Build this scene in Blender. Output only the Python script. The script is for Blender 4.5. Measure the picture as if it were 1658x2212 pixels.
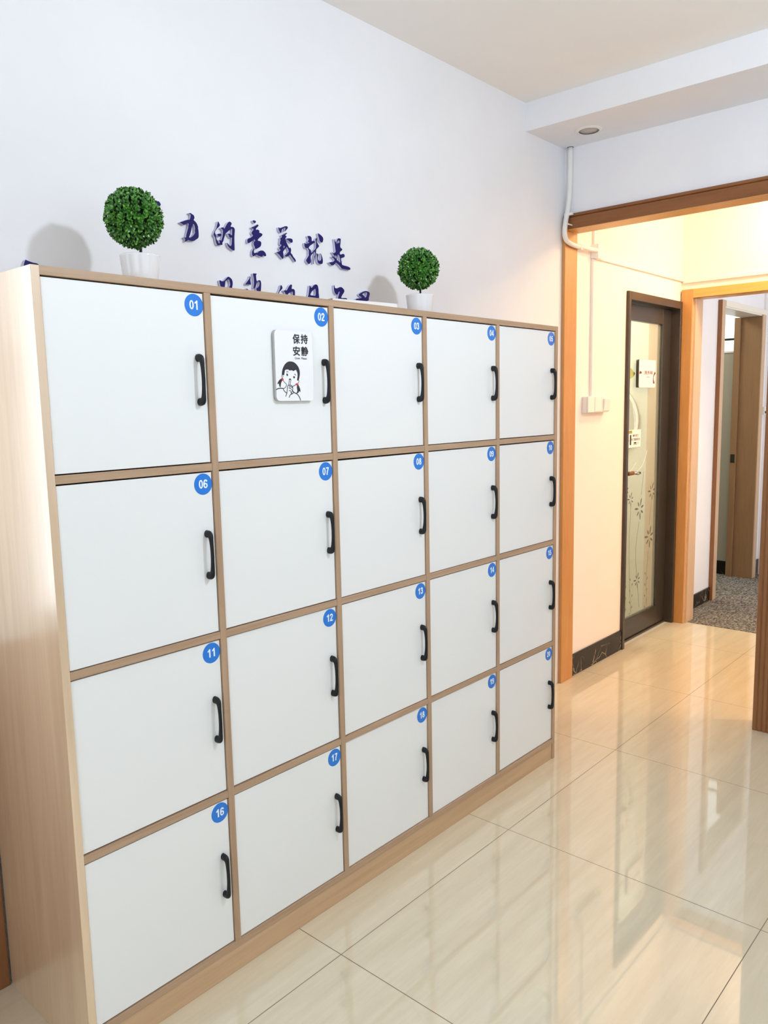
import bpy, bmesh, math, random
from mathutils import Vector, Matrix

random.seed(7)
S = bpy.context.scene
COL = S.collection
for o in list(bpy.data.objects):
    bpy.data.objects.remove(o)

# ------------------------------------------------------------------ camera, world, exposure
cd = bpy.data.cameras.new('camera')
cam = bpy.data.objects.new('camera', cd)
COL.objects.link(cam)
S.camera = cam
cd.sensor_fit = 'HORIZONTAL'
cd.sensor_width = 36.0
cd.lens = 36.0 * 1711.607 / 1658.0
cd.clip_start = 0.02
R_ = ((0.66438, -0.74713, -0.02021), (-0.11339, -0.07402, -0.99079), (0.73873, 0.66056, -0.13391))
r, d, f = (Vector(v).normalized() for v in R_)
CAM = Vector((-0.72556, -1.52755, 1.42555))
m = Matrix(((r.x, -d.x, -f.x, CAM.x), (r.y, -d.y, -f.y, CAM.y), (r.z, -d.z, -f.z, CAM.z), (0, 0, 0, 1)))
cam.matrix_world = m

S.view_settings.view_transform = 'Standard'
S.view_settings.look = 'None'
S.view_settings.gamma = 1.0
S.view_settings.use_curve_mapping = False
S.view_settings.exposure = 0.0
try:
    S.cycles.caustics_reflective = False
    S.cycles.caustics_refractive = False
    S.cycles.blur_glossy = 1.0
    S.cycles.max_bounces = 14
    S.cycles.diffuse_bounces = 8
    S.cycles.sample_clamp_indirect = 6.0
except Exception:
    pass

W = bpy.data.worlds.new('world')
S.world = W
W.use_nodes = True
bg = W.node_tree.nodes['Background']
bg.inputs[0].default_value = (0.80, 0.90, 1.0, 1)
bg.inputs[1].default_value = 1.6

def area(name, loc, direction, sx, sy, power, color):
    l = bpy.data.lights.new(name, 'AREA')
    l.shape = 'RECTANGLE'
    l.size, l.size_y = sx, sy
    l.energy = power
    l.color = color
    o = bpy.data.objects.new(name, l)
    COL.objects.link(o)
    o.location = loc
    o.rotation_euler = Vector(direction).to_track_quat('-Z', 'Y').to_euler()
    return o

# window daylight, plus an added side fill that brightens the lower doors
DAY_W = 21.0
DAY_L = 10.5
FILL_R = 7.0
area('daylight_rear_window', (-1.97, -1.6, 1.62), (1, 0, 0), 1.35, 2.7, DAY_W, (0.80, 0.90, 1.0))
area('side_fill', (0.4, -4.17, 1.65), (0, 1, 0.0), 3.2, 1.4, FILL_R, (0.82, 0.91, 1.0))  # added fill light, evens out the door fronts
area('daylight_left_window', (-0.86, 0.405, 1.58), (0, -1, 0), 1.36, 1.30, DAY_L, (0.86, 0.93, 1.0))
LAMP_STRENGTH = 440.0      # globe of the pendant in the room
HALL_STRENGTH = 195.0       # warm round lamp in the hall
FAR_W = 26.0

# ------------------------------------------------------------------ helpers
def tag(o, label=None, cat=None, group=None, kind=None):
    if label: o['label'] = label
    if cat: o['category'] = cat
    if group: o['group'] = group
    if kind: o['kind'] = kind
    return o

def wpos(o):
    v = Vector(o.location)
    while o.parent:
        o = o.parent
        v += Vector(o.location)
    return v

def obj(name, bm, mats, parent=None, loc=None, smooth=False):
    """bm is in world coordinates; the object's origin is put at loc (world)"""
    base = wpos(parent) if parent else Vector((0, 0, 0))
    L = Vector(loc) if loc is not None else base
    if isinstance(bm, bpy.types.Mesh):
        me = bm
    else:
        if L.length:
            bmesh.ops.translate(bm, verts=bm.verts, vec=-L)
        bmesh.ops.recalc_face_normals(bm, faces=bm.faces)
        me = bpy.data.meshes.new(name)
        bm.to_mesh(me)
        bm.free()
    if not isinstance(mats, (list, tuple)):
        mats = [mats]
    for mt in mats:
        me.materials.append(mt)
    if smooth:
        for p in me.polygons:
            p.use_smooth = True
    o = bpy.data.objects.new(name, me)
    COL.objects.link(o)
    if parent:
        o.parent = parent
    o.location = L - base
    return o

def thing(name, label, cat, loc=(0, 0, 0), group=None, kind=None):
    o = bpy.data.objects.new(name, None)
    COL.objects.link(o)
    o.location = loc
    o.empty_display_size = 0.1
    return tag(o, label, cat, group, kind)

def struct(name, bm, mats, parent=None, smooth=False):
    o = obj(name, bm, mats, parent, smooth=smooth)
    if not parent:
        o['kind'] = 'structure'
    return o

def B(*boxes, bev=0.0):
    bm = bmesh.new()
    for b in boxes:
        x0, x1, y0, y1, z0, z1 = b
        vs = [bm.verts.new((x, y, z)) for x in (x0, x1) for y in (y0, y1) for z in (z0, z1)]
        for q in ((0, 1, 3, 2), (4, 6, 7, 5), (0, 4, 5, 1), (2, 3, 7, 6), (0, 2, 6, 4), (1, 5, 7, 3)):
            bm.faces.new([vs[i] for i in q])
    bmesh.ops.recalc_face_normals(bm, faces=bm.faces)
    if bev:
        bmesh.ops.bevel(bm, geom=list(bm.edges), offset=bev, segments=2, profile=0.5, affect='EDGES')
    return bm

def tube(path, radii, n=12, bm=None, caps=True, flat=None):
    bm = bm or bmesh.new()
    P = [Vector(p) for p in path]
    if not isinstance(radii, (list, tuple)):
        radii = [radii] * len(P)
    rings = []
    up = None
    for i, p in enumerate(P):
        t = (P[min(i + 1, len(P) - 1)] - P[max(i - 1, 0)]).normalized()
        if up is None:
            a = Vector((0, 0, 1)) if abs(t.z) < 0.9 else Vector((1, 0, 0))
            up = (a - t * a.dot(t)).normalized()
        else:
            up = (up - t * up.dot(t)).normalized()
        s = t.cross(up)
        rings.append([bm.verts.new(p + (up * math.cos(2 * math.pi * k / n) + s * math.sin(2 * math.pi * k / n)) * radii[i]) for k in range(n)])
    for a, b in zip(rings, rings[1:]):
        for k in range(n):
            bm.faces.new((a[k], a[(k + 1) % n], b[(k + 1) % n], b[k]))
    if caps:
        bm.faces.new(rings[0][::-1])
        bm.faces.new(rings[-1])
    return bm

def catmull(pts, sub=5, closed=True):
    n = len(pts)
    out = []
    rng = range(n) if closed else range(n - 1)
    for i in rng:
        if closed:
            p0, p1, p2, p3 = pts[i - 1], pts[i], pts[(i + 1) % n], pts[(i + 2) % n]
        else:
            p0, p1, p2, p3 = pts[max(i - 1, 0)], pts[i], pts[i + 1], pts[min(i + 2, n - 1)]
        for k in range(sub):
            t = k / sub
            out.append(tuple(0.5 * ((2 * b) + (-a + c) * t + (2 * a - 5 * b + 4 * c - e) * t * t + (-a + 3 * b - 3 * c + e) * t ** 3)
                             for a, b, c, e in zip(p0, p1, p2, p3)))
    if not closed:
        out.append(tuple(pts[-1]))
    return out

def lathe(profile, centre, n=40, bm=None):
    bm = bm or bmesh.new()
    cx, cy, cz = centre
    rings = []
    for rr, z in profile:
        if rr < 1e-6:
            rings.append([bm.verts.new((cx, cy, cz + z))])
        else:
            rings.append([bm.verts.new((cx + rr * math.cos(2 * math.pi * k / n), cy + rr * math.sin(2 * math.pi * k / n), cz + z)) for k in range(n)])
    for a, b in zip(rings, rings[1:]):
        for k in range(n):
            k2 = (k + 1) % n
            if len(a) == 1 and len(b) == 1:
                continue
            if len(a) == 1:
                bm.faces.new((a[0], b[k2], b[k]))
            elif len(b) == 1:
                bm.faces.new((a[k], a[k2], b[0]))
            else:
                bm.faces.new((a[k], a[k2], b[k2], b[k]))
    return bm

def eval_mesh(cu):
    o = bpy.data.objects.new('tmp', cu)
    COL.objects.link(o)
    dg = bpy.context.evaluated_depsgraph_get()
    dg.update()
    me = bpy.data.meshes.new_from_object(o.evaluated_get(dg), depsgraph=dg)
    bpy.data.objects.remove(o)
    return me

def shape_bm(loops, depth, plane='y', at=0.0, bm=None, mat=None):
    """filled outline (with holes by even-odd) given as lists of (x, z) [plane y] or (y, z) [plane x],
    front face at `at` on the -axis side, thickness going to + axis"""
    cu = bpy.data.curves.new('c', 'CURVE')
    cu.dimensions = '2D'
    cu.fill_mode = 'BOTH'
    cu.extrude = depth / 2
    for lp in loops:
        sp = cu.splines.new('POLY')
        sp.points.add(len(lp) - 1)
        for p, q in zip(sp.points, lp):
            p.co = (q[0], q[1], 0, 1)
        sp.use_cyclic_u = True
    me = eval_mesh(cu)
    bpy.data.curves.remove(cu)
    return place_flat(me, depth, plane, at, bm, mat)

def place_flat(me, depth, plane, at, bm=None, mat=None):
    b2 = bmesh.new()
    b2.from_mesh(me)
    bpy.data.meshes.remove(me)
    for v in b2.verts:
        a, b, c = v.co          # c in -depth/2..depth/2, +c is the front
        if plane == 'y':
            v.co = (a, at + depth / 2 - c, b)
        else:
            v.co = (at + depth / 2 - c, a, b)
    bmesh.ops.remove_doubles(b2, verts=b2.verts, dist=1e-6)
    if mat is not None:
        for fc in b2.faces:
            fc.material_index = mat
    if bm is None:
        return b2
    tmp = bpy.data.meshes.new('t')
    b2.to_mesh(tmp)
    b2.free()
    bm.from_mesh(tmp)
    bpy.data.meshes.remove(tmp)
    return bm

def text_bm(body, x0, x1, z0, z1, depth, at, plane='y', bold=0.0, bm=None, mat=None):
    cu = bpy.data.curves.new('t', 'FONT')
    cu.body = body
    cu.size = 1.0
    cu.offset = bold
    cu.extrude = 0.05
    cu.resolution_u = 4
    me = eval_mesh(cu)
    bpy.data.curves.remove(cu)
    xs = [v.co.x for v in me.vertices]
    ys = [v.co.y for v in me.vertices]
    if not xs:
        return bm or bmesh.new()
    ax, bx, ay, by = min(xs), max(xs), min(ys), max(ys)
    for v in me.vertices:
        v.co.x = x0 + (v.co.x - ax) / (bx - ax) * (x1 - x0)
        v.co.y = z0 + (v.co.y - ay) / (by - ay) * (z1 - z0)
        v.co.z = (1 if v.co.z > 0 else -1) * depth / 2
    return place_flat(me, depth, plane, at, bm, mat)

def unproj(u, v, axis, val):
    dd = r * ((u - 829.0) / 1711.607) + d * ((v - 1106.0) / 1711.607) + f
    t = (val - CAM[axis]) / dd[axis]
    return CAM + dd * t

def px_loop(pts, ox, oy, s, yv, sub=4, smooth=True, closed=True):
    q = []
    for a, b in pts:
        p = unproj(ox + a / s, oy + b / s, 1, yv)
        q.append((p.x, p.z))
    return catmull(q, sub, closed) if smooth else q

# ------------------------------------------------------------------ materials
def mat(name, color, rough=0.5, spec=0.5, **kw):
    mt = bpy.data.materials.new(name)
    mt.use_nodes = True
    b = mt.node_tree.nodes['Principled BSDF']
    b.inputs['Base Color'].default_value = (*color, 1)
    b.inputs['Roughness'].default_value = rough
    b.inputs['Specular IOR Level'].default_value = spec
    for k, v in kw.items():
        b.inputs[k.replace('_', ' ')].default_value = v
    return mt

def nodes(mt):
    return mt.node_tree.nodes, mt.node_tree.links, mt.node_tree.nodes['Principled BSDF']

def noisy(name, c1, c2, scale, rough=0.5, spec=0.5, stretch=(1, 1, 1), detail=4, contrast=(0.3, 0.7), bump=0.0, coord='Object', dist=0.0, rand=True, **kw):
    mt = mat(name, c1, rough, spec, **kw)
    N, L, b = nodes(mt)
    tc = N.new('ShaderNodeTexCoord')
    mp = N.new('ShaderNodeMapping')
    mp.inputs['Scale'].default_value = stretch
    src = tc.outputs[coord]
    if rand:
        oi = N.new('ShaderNodeObjectInfo')
        ad = N.new('ShaderNodeVectorMath'); ad.operation = 'ADD'
        ml = N.new('ShaderNodeMath'); ml.operation = 'MULTIPLY'; ml.inputs[1].default_value = 37.0
        L.new(oi.outputs['Random'], ml.inputs[0])
        L.new(src, ad.inputs[0]); L.new(ml.outputs[0], ad.inputs[1])
        src = ad.outputs[0]
    L.new(src, mp.inputs[0])
    nz = N.new('ShaderNodeTexNoise')
    nz.inputs['Scale'].default_value = scale
    nz.inputs['Detail'].default_value = detail
    nz.inputs['Roughness'].default_value = 0.6
    nz.inputs['Distortion'].default_value = dist
    L.new(mp.outputs[0], nz.inputs['Vector'])
    cr = N.new('ShaderNodeValToRGB')
    cr.color_ramp.elements[0].position, cr.color_ramp.elements[1].position = contrast
    cr.color_ramp.elements[0].color = (*c1, 1)
    cr.color_ramp.elements[1].color = (*c2, 1)
    L.new(nz.outputs['Fac'], cr.inputs[0])
    L.new(cr.outputs[0], b.inputs['Base Color'])
    if bump:
        bp = N.new('ShaderNodeBump')
        bp.inputs['Strength'].default_value = bump
        bp.inputs['Distance'].default_value = 0.002
        L.new(nz.outputs['Fac'], bp.inputs['Height'])
        L.new(bp.outputs[0], b.inputs['Normal'])
    return mt

M = {}
M['wall'] = noisy('wall_paint', (0.795, 0.80, 0.835), (0.83, 0.835, 0.865), 3.0, 0.85, 0.25, rand=False)
M['wall_back'] = noisy('low_bounce_paint', (0.32, 0.305, 0.29), (0.36, 0.345, 0.33), 3.0, 0.85, 0.25, rand=False)  # unseen walls, colour darkened to cut the bounce light
M['hallwall'] = noisy('hall_paint', (0.84, 0.785, 0.77), (0.87, 0.815, 0.80), 3.0, 0.8, 0.25, rand=False)
M['ceil'] = noisy('ceiling_paint', (0.87, 0.85, 0.825), (0.89, 0.87, 0.845), 2.0, 0.9, 0.2, rand=False)
M['door_white'] = mat('white_laminate', (0.825, 0.835, 0.84), 0.32, 0.45)
M['oak_v'] = noisy('oak_laminate_vertical', (0.36, 0.232, 0.145), (0.49, 0.335, 0.222), 9, 0.42, 0.4, (9, 9, 0.35), 5, (0.25, 0.75), dist=0.6)
M['oak_h'] = noisy('oak_laminate_horizontal', (0.36, 0.232, 0.145), (0.49, 0.335, 0.222), 9, 0.42, 0.4, (0.35, 9, 9), 5, (0.25, 0.75), dist=0.6)
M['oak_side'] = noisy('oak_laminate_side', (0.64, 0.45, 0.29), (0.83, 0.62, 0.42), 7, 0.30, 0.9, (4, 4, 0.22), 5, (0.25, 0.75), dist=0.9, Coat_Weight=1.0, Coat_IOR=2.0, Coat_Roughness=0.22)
M['oak_plinth'] = noisy('oak_laminate_plinth', (0.50, 0.33, 0.19), (0.62, 0.42, 0.26), 8, 0.45, 0.4, (0.3, 5, 7), 5, (0.25, 0.75), dist=0.8)
M['casing'] = noisy('casing_wood', (0.215, 0.088, 0.033), (0.28, 0.122, 0.047), 8, 0.38, 0.45, (5, 5, 0.5), 5, (0.25, 0.75), dist=0.8)
M['casing_h'] = noisy('casing_wood_horizontal', (0.19, 0.068, 0.020), (0.27, 0.105, 0.033), 8, 0.38, 0.40, (6, 0.5, 6), 5, (0.25, 0.75), dist=0.8)  # darker copy of the casing wood, room-side shade put into the colour
M['casing_o'] = noisy('lit_casing_wood', (0.50, 0.235, 0.072), (0.60, 0.30, 0.10), 8, 0.38, 0.45, (5, 5, 0.5), 5, (0.25, 0.75), dist=0.8)  # lit copy of the casing wood, hall lamp glow put into the colour
M['jamb'] = noisy('brown_jamb_wood', (0.24, 0.14, 0.068), (0.30, 0.18, 0.09), 8, 0.4, 0.4, (5, 5, 0.5), 5, (0.25, 0.75), dist=0.8)
M['casing_day'] = noisy('daylit_casing_wood', (0.55, 0.38, 0.24), (0.62, 0.44, 0.28), 8, 0.35, 0.5, (5, 5, 0.5), 5, (0.25, 0.75), dist=0.8)  # daylit copy of the casing wood, light put into the colour
M['casing_lit_h'] = noisy('lit_casing_wood_horizontal', (0.60, 0.32, 0.095), (0.70, 0.40, 0.13), 8, 0.38, 0.45, (5, 0.5, 5), 5, (0.25, 0.75), dist=0.8)  # brighter lit copy for the heads, warm lamp glare put into the colour
M['shade'] = mat('light_block_dish', (0.35, 0.35, 0.36), 0.6, 0.3)
M['black'] = mat('black_handle', (0.006, 0.006, 0.008), 0.42, 0.35)
M['dark_inside'] = mat('cabinet_inside', (0.10, 0.07, 0.05), 0.8, 0.2)
M['blue'] = mat('blue_sticker', (0.015, 0.19, 0.68), 0.35, 0.5)
M['digit'] = mat('white_print', (0.86, 0.92, 0.95), 0.5, 0.3)
M['ceramic'] = mat('white_ceramic', (0.80, 0.80, 0.82), 0.10, 0.5)
M['soil'] = mat('pot_filler', (0.30, 0.29, 0.27), 0.9, 0.2)
M['stem'] = mat('stem_bark', (0.018, 0.015, 0.02), 0.6, 0.3)
M['letter_face'] = mat('letter_blue', (0.012, 0.008, 0.115), 0.55, 0.2)
M['letter_side'] = mat('letter_edge', (0.55, 0.54, 0.68), 0.4, 0.4)
M['plastic'] = mat('white_plastic', (0.80, 0.79, 0.775), 0.35, 0.45)
M['paper'] = mat('white_card', (0.84, 0.84, 0.84), 0.6, 0.3)
M['wood_reflect'] = mat('reflected_wood_tint', (0.50, 0.36, 0.25), 0.7, 0.3)  # wood reflection on the box end, put into its colour
M['ink'] = mat('black_ink', (0.030, 0.028, 0.036), 0.5, 0.3)
M['red'] = mat('red_ink', (0.62, 0.045, 0.05), 0.5, 0.3)
M['sign'] = mat('acrylic_white', (0.84, 0.84, 0.86), 0.18, 0.5)
M['sign_edge'] = mat('acrylic_edge', (0.45, 0.44, 0.43), 0.3, 0.5)
M['bronze'] = noisy('brown_aluminium', (0.042, 0.029, 0.020), (0.054, 0.038, 0.027), 6, 0.30, 0.5, rand=False)
M['leafmetal'] = noisy('dark_aluminium', (0.030, 0.026, 0.020), (0.038, 0.032, 0.025), 6, 0.30, 0.45, rand=False)
M['chrome'] = mat('chrome', (0.78, 0.76, 0.73), 0.15, 0.5, Metallic=1.0)
M['lever'] = mat('lever_grip', (0.23, 0.09, 0.035), 0.3, 0.5)
M['tile_bath'] = mat('bath_tile', (0.72, 0.72, 0.655), 0.25, 0.5)
M['beige'] = mat('bath_beige', (0.62, 0.46, 0.34), 0.4, 0.4)
M['mirror_face'] = mat('mirror_face', (0.40, 0.41, 0.39), 0.15, 0.6)
M['greywall'] = mat('grey_green_paint', (0.36, 0.355, 0.29), 0.8, 0.3)
M['cream'] = mat('daylit_casing_gloss', (0.80, 0.76, 0.66), 0.35, 0.45)  # far door head casing, cold daylight put into its colour
M['leafdecal'] = mat('leaf_decal', (0.40, 0.46, 0.20), 0.5, 0.3)
M['etch'] = mat('etched_clear_line', (0.12, 0.115, 0.085), 0.3, 0.5)
M['etch_white'] = mat('etched_white_line', (0.72, 0.74, 0.68), 0.5, 0.3)
M['orange'] = mat('orange_print', (0.75, 0.16, 0.04), 0.5, 0.3)
M['green'] = mat('green_print', (0.22, 0.36, 0.08), 0.5, 0.3)
M['maroon'] = mat('maroon_print', (0.16, 0.035, 0.03), 0.5, 0.3)
M['strike'] = mat('dark_steel', (0.05, 0.055, 0.04), 0.35, 0.5, Metallic=0.7)
M['lens'] = mat('downlight_lens', (0.50, 0.46, 0.42), 0.3, 0.5)

def emis(name, color, strength):
    mt = bpy.data.materials.new(name)
    mt.use_nodes = True
    N, L = mt.node_tree.nodes, mt.node_tree.links
    N.remove(N['Principled BSDF'])
    e = N.new('ShaderNodeEmission')
    e.inputs[0].default_value = (*color, 1)
    e.inputs[1].default_value = strength
    L.new(e.outputs[0], N['Material Output'].inputs[0])
    return mt
M['globe'] = emis('lamp_globe_glow', (0.80, 0.90, 1.0), LAMP_STRENGTH)
M['hallglow'] = emis('hall_lamp_glow', (1.0, 0.685, 0.36), HALL_STRENGTH)
M['dayglow'] = emis('bright_window', (0.93, 1.0, 0.98), 1.6)

def glass():
    mt = bpy.data.materials.new('frosted_glass')
    mt.use_nodes = True
    N, L = mt.node_tree.nodes, mt.node_tree.links
    b = N['Principled BSDF']
    b.inputs['Base Color'].default_value = (0.52, 0.53, 0.47, 1)
    b.inputs['Roughness'].default_value = 0.08
    tr = N.new('ShaderNodeBsdfTransparent')
    tr.inputs[0].default_value = (0.94, 0.95, 0.90, 1)
    mx = N.new('ShaderNodeMixShader')
    mx.inputs[0].default_value = 0.26
    L.new(tr.outputs[0], mx.inputs[1])
    L.new(b.outputs[0], mx.inputs[2])
    L.new(mx.outputs[0], N['Material Output'].inputs[0])
    return mt
M['glass'] = glass()

def window_glass():
    mt = bpy.data.materials.new('window_glass')
    mt.use_nodes = True
    N, L = mt.node_tree.nodes, mt.node_tree.links
    g = N.new('ShaderNodeBsdfGlossy'); g.inputs['Roughness'].default_value = 0.02
    tr = N.new('ShaderNodeBsdfTransparent')
    mx = N.new('ShaderNodeMixShader'); mx.inputs[0].default_value = 0.06
    L.new(tr.outputs[0], mx.inputs[1]); L.new(g.outputs[0], mx.inputs[2])
    L.new(mx.outputs[0], N['Material Output'].inputs[0])
    return mt
M['winglass'] = window_glass()

def tile_floor():
    mt = mat('polished_tile', (0.6, 0.5, 0.4), 0.05, 1.0)
    N, L, b = nodes(mt)
    tc = N.new('ShaderNodeTexCoord')
    def streak(sc, st, det):
        mp = N.new('ShaderNodeMapping')
        mp.inputs['Rotation'].default_value = (0, 0, math.radians(8))
        mp.inputs['Scale'].default_value = st
        L.new(tc.outputs['Object'], mp.inputs[0])
        nz = N.new('ShaderNodeTexNoise')
        nz.inputs['Scale'].default_value = sc
        nz.inputs['Detail'].default_value = det
        nz.inputs['Roughness'].default_value = 0.62
        L.new(mp.outputs[0], nz.inputs['Vector'])
        return nz.outputs['Fac']
    a = streak(7, (0.35, 3.2, 1), 5)
    c = streak(30, (0.22, 3.0, 1), 4)
    mx = N.new('ShaderNodeMix'); mx.data_type = 'FLOAT'; mx.inputs[0].default_value = 0.26
    L.new(a, mx.inputs[2]); L.new(c, mx.inputs[3])
    cr = N.new('ShaderNodeValToRGB')
    e = cr.color_ramp.elements
    e[0].position, e[1].position = 0.30, 0.70
    e[0].color = (0.60, 0.525, 0.385, 1)
    e[1].color = (0.70, 0.635, 0.485, 1)
    L.new(mx.outputs[0], cr.inputs[0])
    sx = N.new('ShaderNodeSeparateXYZ')
    L.new(tc.outputs['Object'], sx.inputs[0])
    def line(out, off):
        s1 = N.new('ShaderNodeMath'); s1.operation = 'SUBTRACT'; s1.inputs[1].default_value = off - 0.4 + 80.0 * -1
        L.new(out, s1.inputs[0])
        md = N.new('ShaderNodeMath'); md.operation = 'MODULO'; md.inputs[1].default_value = 0.8
        L.new(s1.outputs[0], md.inputs[0])
        s2 = N.new('ShaderNodeMath'); s2.operation = 'SUBTRACT'; s2.inputs[1].default_value = 0.4
        L.new(md.outputs[0], s2.inputs[0])
        ab = N.new('ShaderNodeMath'); ab.operation = 'ABSOLUTE'
        L.new(s2.outputs[0], ab.inputs[0])
        lt = N.new('ShaderNodeMath'); lt.operation = 'LESS_THAN'; lt.inputs[1].default_value = 0.00115
        L.new(ab.outputs[0], lt.inputs[0])
        return lt.outputs[0]
    g = N.new('ShaderNodeMath'); g.operation = 'MAXIMUM'
    L.new(line(sx.outputs['X'], 0.603), g.inputs[0])
    L.new(line(sx.outputs['Y'], -0.157), g.inputs[1])
    m2 = N.new('ShaderNodeMix'); m2.data_type = 'RGBA'
    L.new(g.outputs[0], m2.inputs[0])
    L.new(cr.outputs[0], m2.inputs[6])
    m2.inputs[7].default_value = (0.16, 0.115, 0.07, 1)
    L.new(m2.outputs[2], b.inputs['Base Color'])
    m3 = N.new('ShaderNodeMath'); m3.operation = 'MULTIPLY_ADD'
    m3.inputs[1].default_value = 0.6; m3.inputs[2].default_value = 0.03
    L.new(g.outputs[0], m3.inputs[0])
    L.new(m3.outputs[0], b.inputs['Roughness'])
    return mt
M['floor'] = tile_floor()
M['carpet'] = noisy('speckled_carpet', (0.07, 0.064, 0.056), (0.34, 0.315, 0.275), 95, 0.95, 0.1, (0.5, 1, 1), 3, (0.38, 0.66), 0.8, rand=False)

def marble():
    mt = mat('black_marble', (0.012, 0.009, 0.006), 0.22, 0.25)
    N, L, b = nodes(mt)
    tc = N.new('ShaderNodeTexCoord')
    nz = N.new('ShaderNodeTexNoise'); nz.inputs['Scale'].default_value = 9; nz.inputs['Detail'].default_value = 3
    L.new(tc.outputs['Object'], nz.inputs['Vector'])
    ad = N.new('ShaderNodeVectorMath'); ad.operation = 'MULTIPLY_ADD'
    ad.inputs[1].default_value = (0.16, 0.16, 0.16)
    L.new(nz.outputs['Color'], ad.inputs[0]); L.new(tc.outputs['Object'], ad.inputs[2])
    vo = N.new('ShaderNodeTexVoronoi'); vo.feature = 'DISTANCE_TO_EDGE'; vo.inputs['Scale'].default_value = 11
    L.new(ad.outputs[0], vo.inputs['Vector'])
    cr = N.new('ShaderNodeValToRGB')
    cr.color_ramp.elements[0].position, cr.color_ramp.elements[1].position = 0.0, 0.03
    cr.color_ramp.elements[0].color = (1, 1, 1, 1); cr.color_ramp.elements[1].color = (0, 0, 0, 1)
    L.new(vo.outputs['Distance'], cr.inputs[0])
    n2 = N.new('ShaderNodeTexNoise'); n2.inputs['Scale'].default_value = 6
    L.new(tc.outputs['Object'], n2.inputs['Vector'])
    c2 = N.new('ShaderNodeValToRGB')
    c2.color_ramp.elements[0].position, c2.color_ramp.elements[1].position = 0.44, 0.56
    L.new(n2.outputs['Fac'], c2.inputs[0])
    mu = N.new('ShaderNodeMath'); mu.operation = 'MULTIPLY'
    L.new(cr.outputs[0], mu.inputs[0]); L.new(c2.outputs[0], mu.inputs[1])
    mx = N.new('ShaderNodeMix'); mx.data_type = 'RGBA'
    L.new(mu.outputs[0], mx.inputs[0])
    mx.inputs[6].default_value = (0.012, 0.009, 0.006, 1)
    mx.inputs[7].default_value = (0.36, 0.29, 0.21, 1)
    L.new(mx.outputs[2], b.inputs['Base Color'])
    return mt
M['marble'] = marble()

def leaf_mat():
    mt = mat('leaf_green', (0.05, 0.16, 0.03), 0.32, 0.55)
    N, L, b = nodes(mt)
    ge = N.new('ShaderNodeNewGeometry')
    cr = N.new('ShaderNodeValToRGB')
    e = cr.color_ramp.elements
    e[0].color = (0.024, 0.105, 0.016, 1)
    e[1].color = (0.16, 0.42, 0.055, 1)
    e2 = e.new(0.55); e2.color = (0.060, 0.215, 0.032, 1)
    L.new(ge.outputs['Random Per Island'], cr.inputs[0])
    L.new(cr.outputs[0], b.inputs['Base Color'])
    return mt
M['leaf'] = leaf_mat()
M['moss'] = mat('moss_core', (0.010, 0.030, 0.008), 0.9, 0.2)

# ------------------------------------------------------------------ the setting
H = 2.714
YW = 0.42
struct('floor', B((-2.1, 4.262, -4.3, 0.43, -0.1, 0.0)), M['floor'])
struct('ceiling', B((-2.1, 2.90, -4.3, 0.56, H, H + 0.1)), M['ceil'])
struct('ceiling_beam', B((2.431, 2.78, -4.2, YW, 2.596, H)), M['wall'])
# long left wall with the doorway of the glass door cut out
struct('wall_left', B((-2.1, -1.56, YW, YW + 0.12, 0, H), (-0.16, 2.78, YW, YW + 0.12, 0, H), (-1.56, -0.16, YW, YW + 0.12, 0, 0.90), (-1.56, -0.16, YW, YW + 0.12, 2.26, H)), M['wall'])
struct('wall_hall_left', B((2.78, 3.465, YW, YW + 0.12, 0, 2.70), (3.465, 4.211, YW, YW + 0.12, 2.013, 2.70),
                           (4.211, 4.35, YW, YW + 0.12, 0, 2.70)), M['hallwall'])
struct('wall_end', B((2.78, 2.90, -4.2, -0.535, 0, H), (2.78, 2.90, -0.535, YW, 2.241, H)), M['wall'])
struct('wall_rear', B((-2.1, -2, -4.3, -2.95, 0, H), (-2.1, -2, -0.25, YW, 0, H),
                      (-2.1, -2, -2.95, -0.25, 0, 0.95), (-2.1, -2, -2.95, -0.25, 2.3, H)), M['wall_back'])
struct('wall_right', B((-2, -1.2, -4.3, -4.2, 0, H), (2.0, 2.9, -4.3, -4.2, 0, H),
                       (-1.2, 2.0, -4.3, -4.2, 0, 0.95), (-1.2, 2.0, -4.3, -4.2, 2.35, H)), M['wall_back'])
# windows behind the camera; the side one is added for the fill light
def window(name, boxes, pane):
    w = bpy.data.objects.new(name, None)
    COL.objects.link(w)
    w['kind'] = 'structure'
    obj('window_frame', B(*boxes), M['plastic'], w)
    obj('window_pane', B(pane), M['winglass'], w)
window('window_1', ((-2.07, -2.01, -2.95, -2.90, 0.95, 2.3), (-2.07, -2.01, -0.30, -0.25, 0.95, 2.3),
                    (-2.07, -2.01, -2.90, -0.30, 0.95, 1.0), (-2.07, -2.01, -2.90, -0.30, 2.25, 2.3),
                    (-2.07, -2.01, -1.63, -1.57, 1.0, 2.25)), (-2.045, -2.04, -2.9, -0.3, 1.0, 2.25))
window('window_2', ((-1.2, -1.15, -4.27, -4.21, 0.95, 2.35), (1.95, 2.0, -4.27, -4.21, 0.95, 2.35),
                    (-1.15, 1.95, -4.27, -4.21, 0.95, 1.0), (-1.15, 1.95, -4.27, -4.21, 2.3, 2.35),
                    (0.37, 0.43, -4.27, -4.21, 1.0, 2.3)), (-1.15, 1.95, -4.245, -4.24, 1.0, 2.3))

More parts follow.
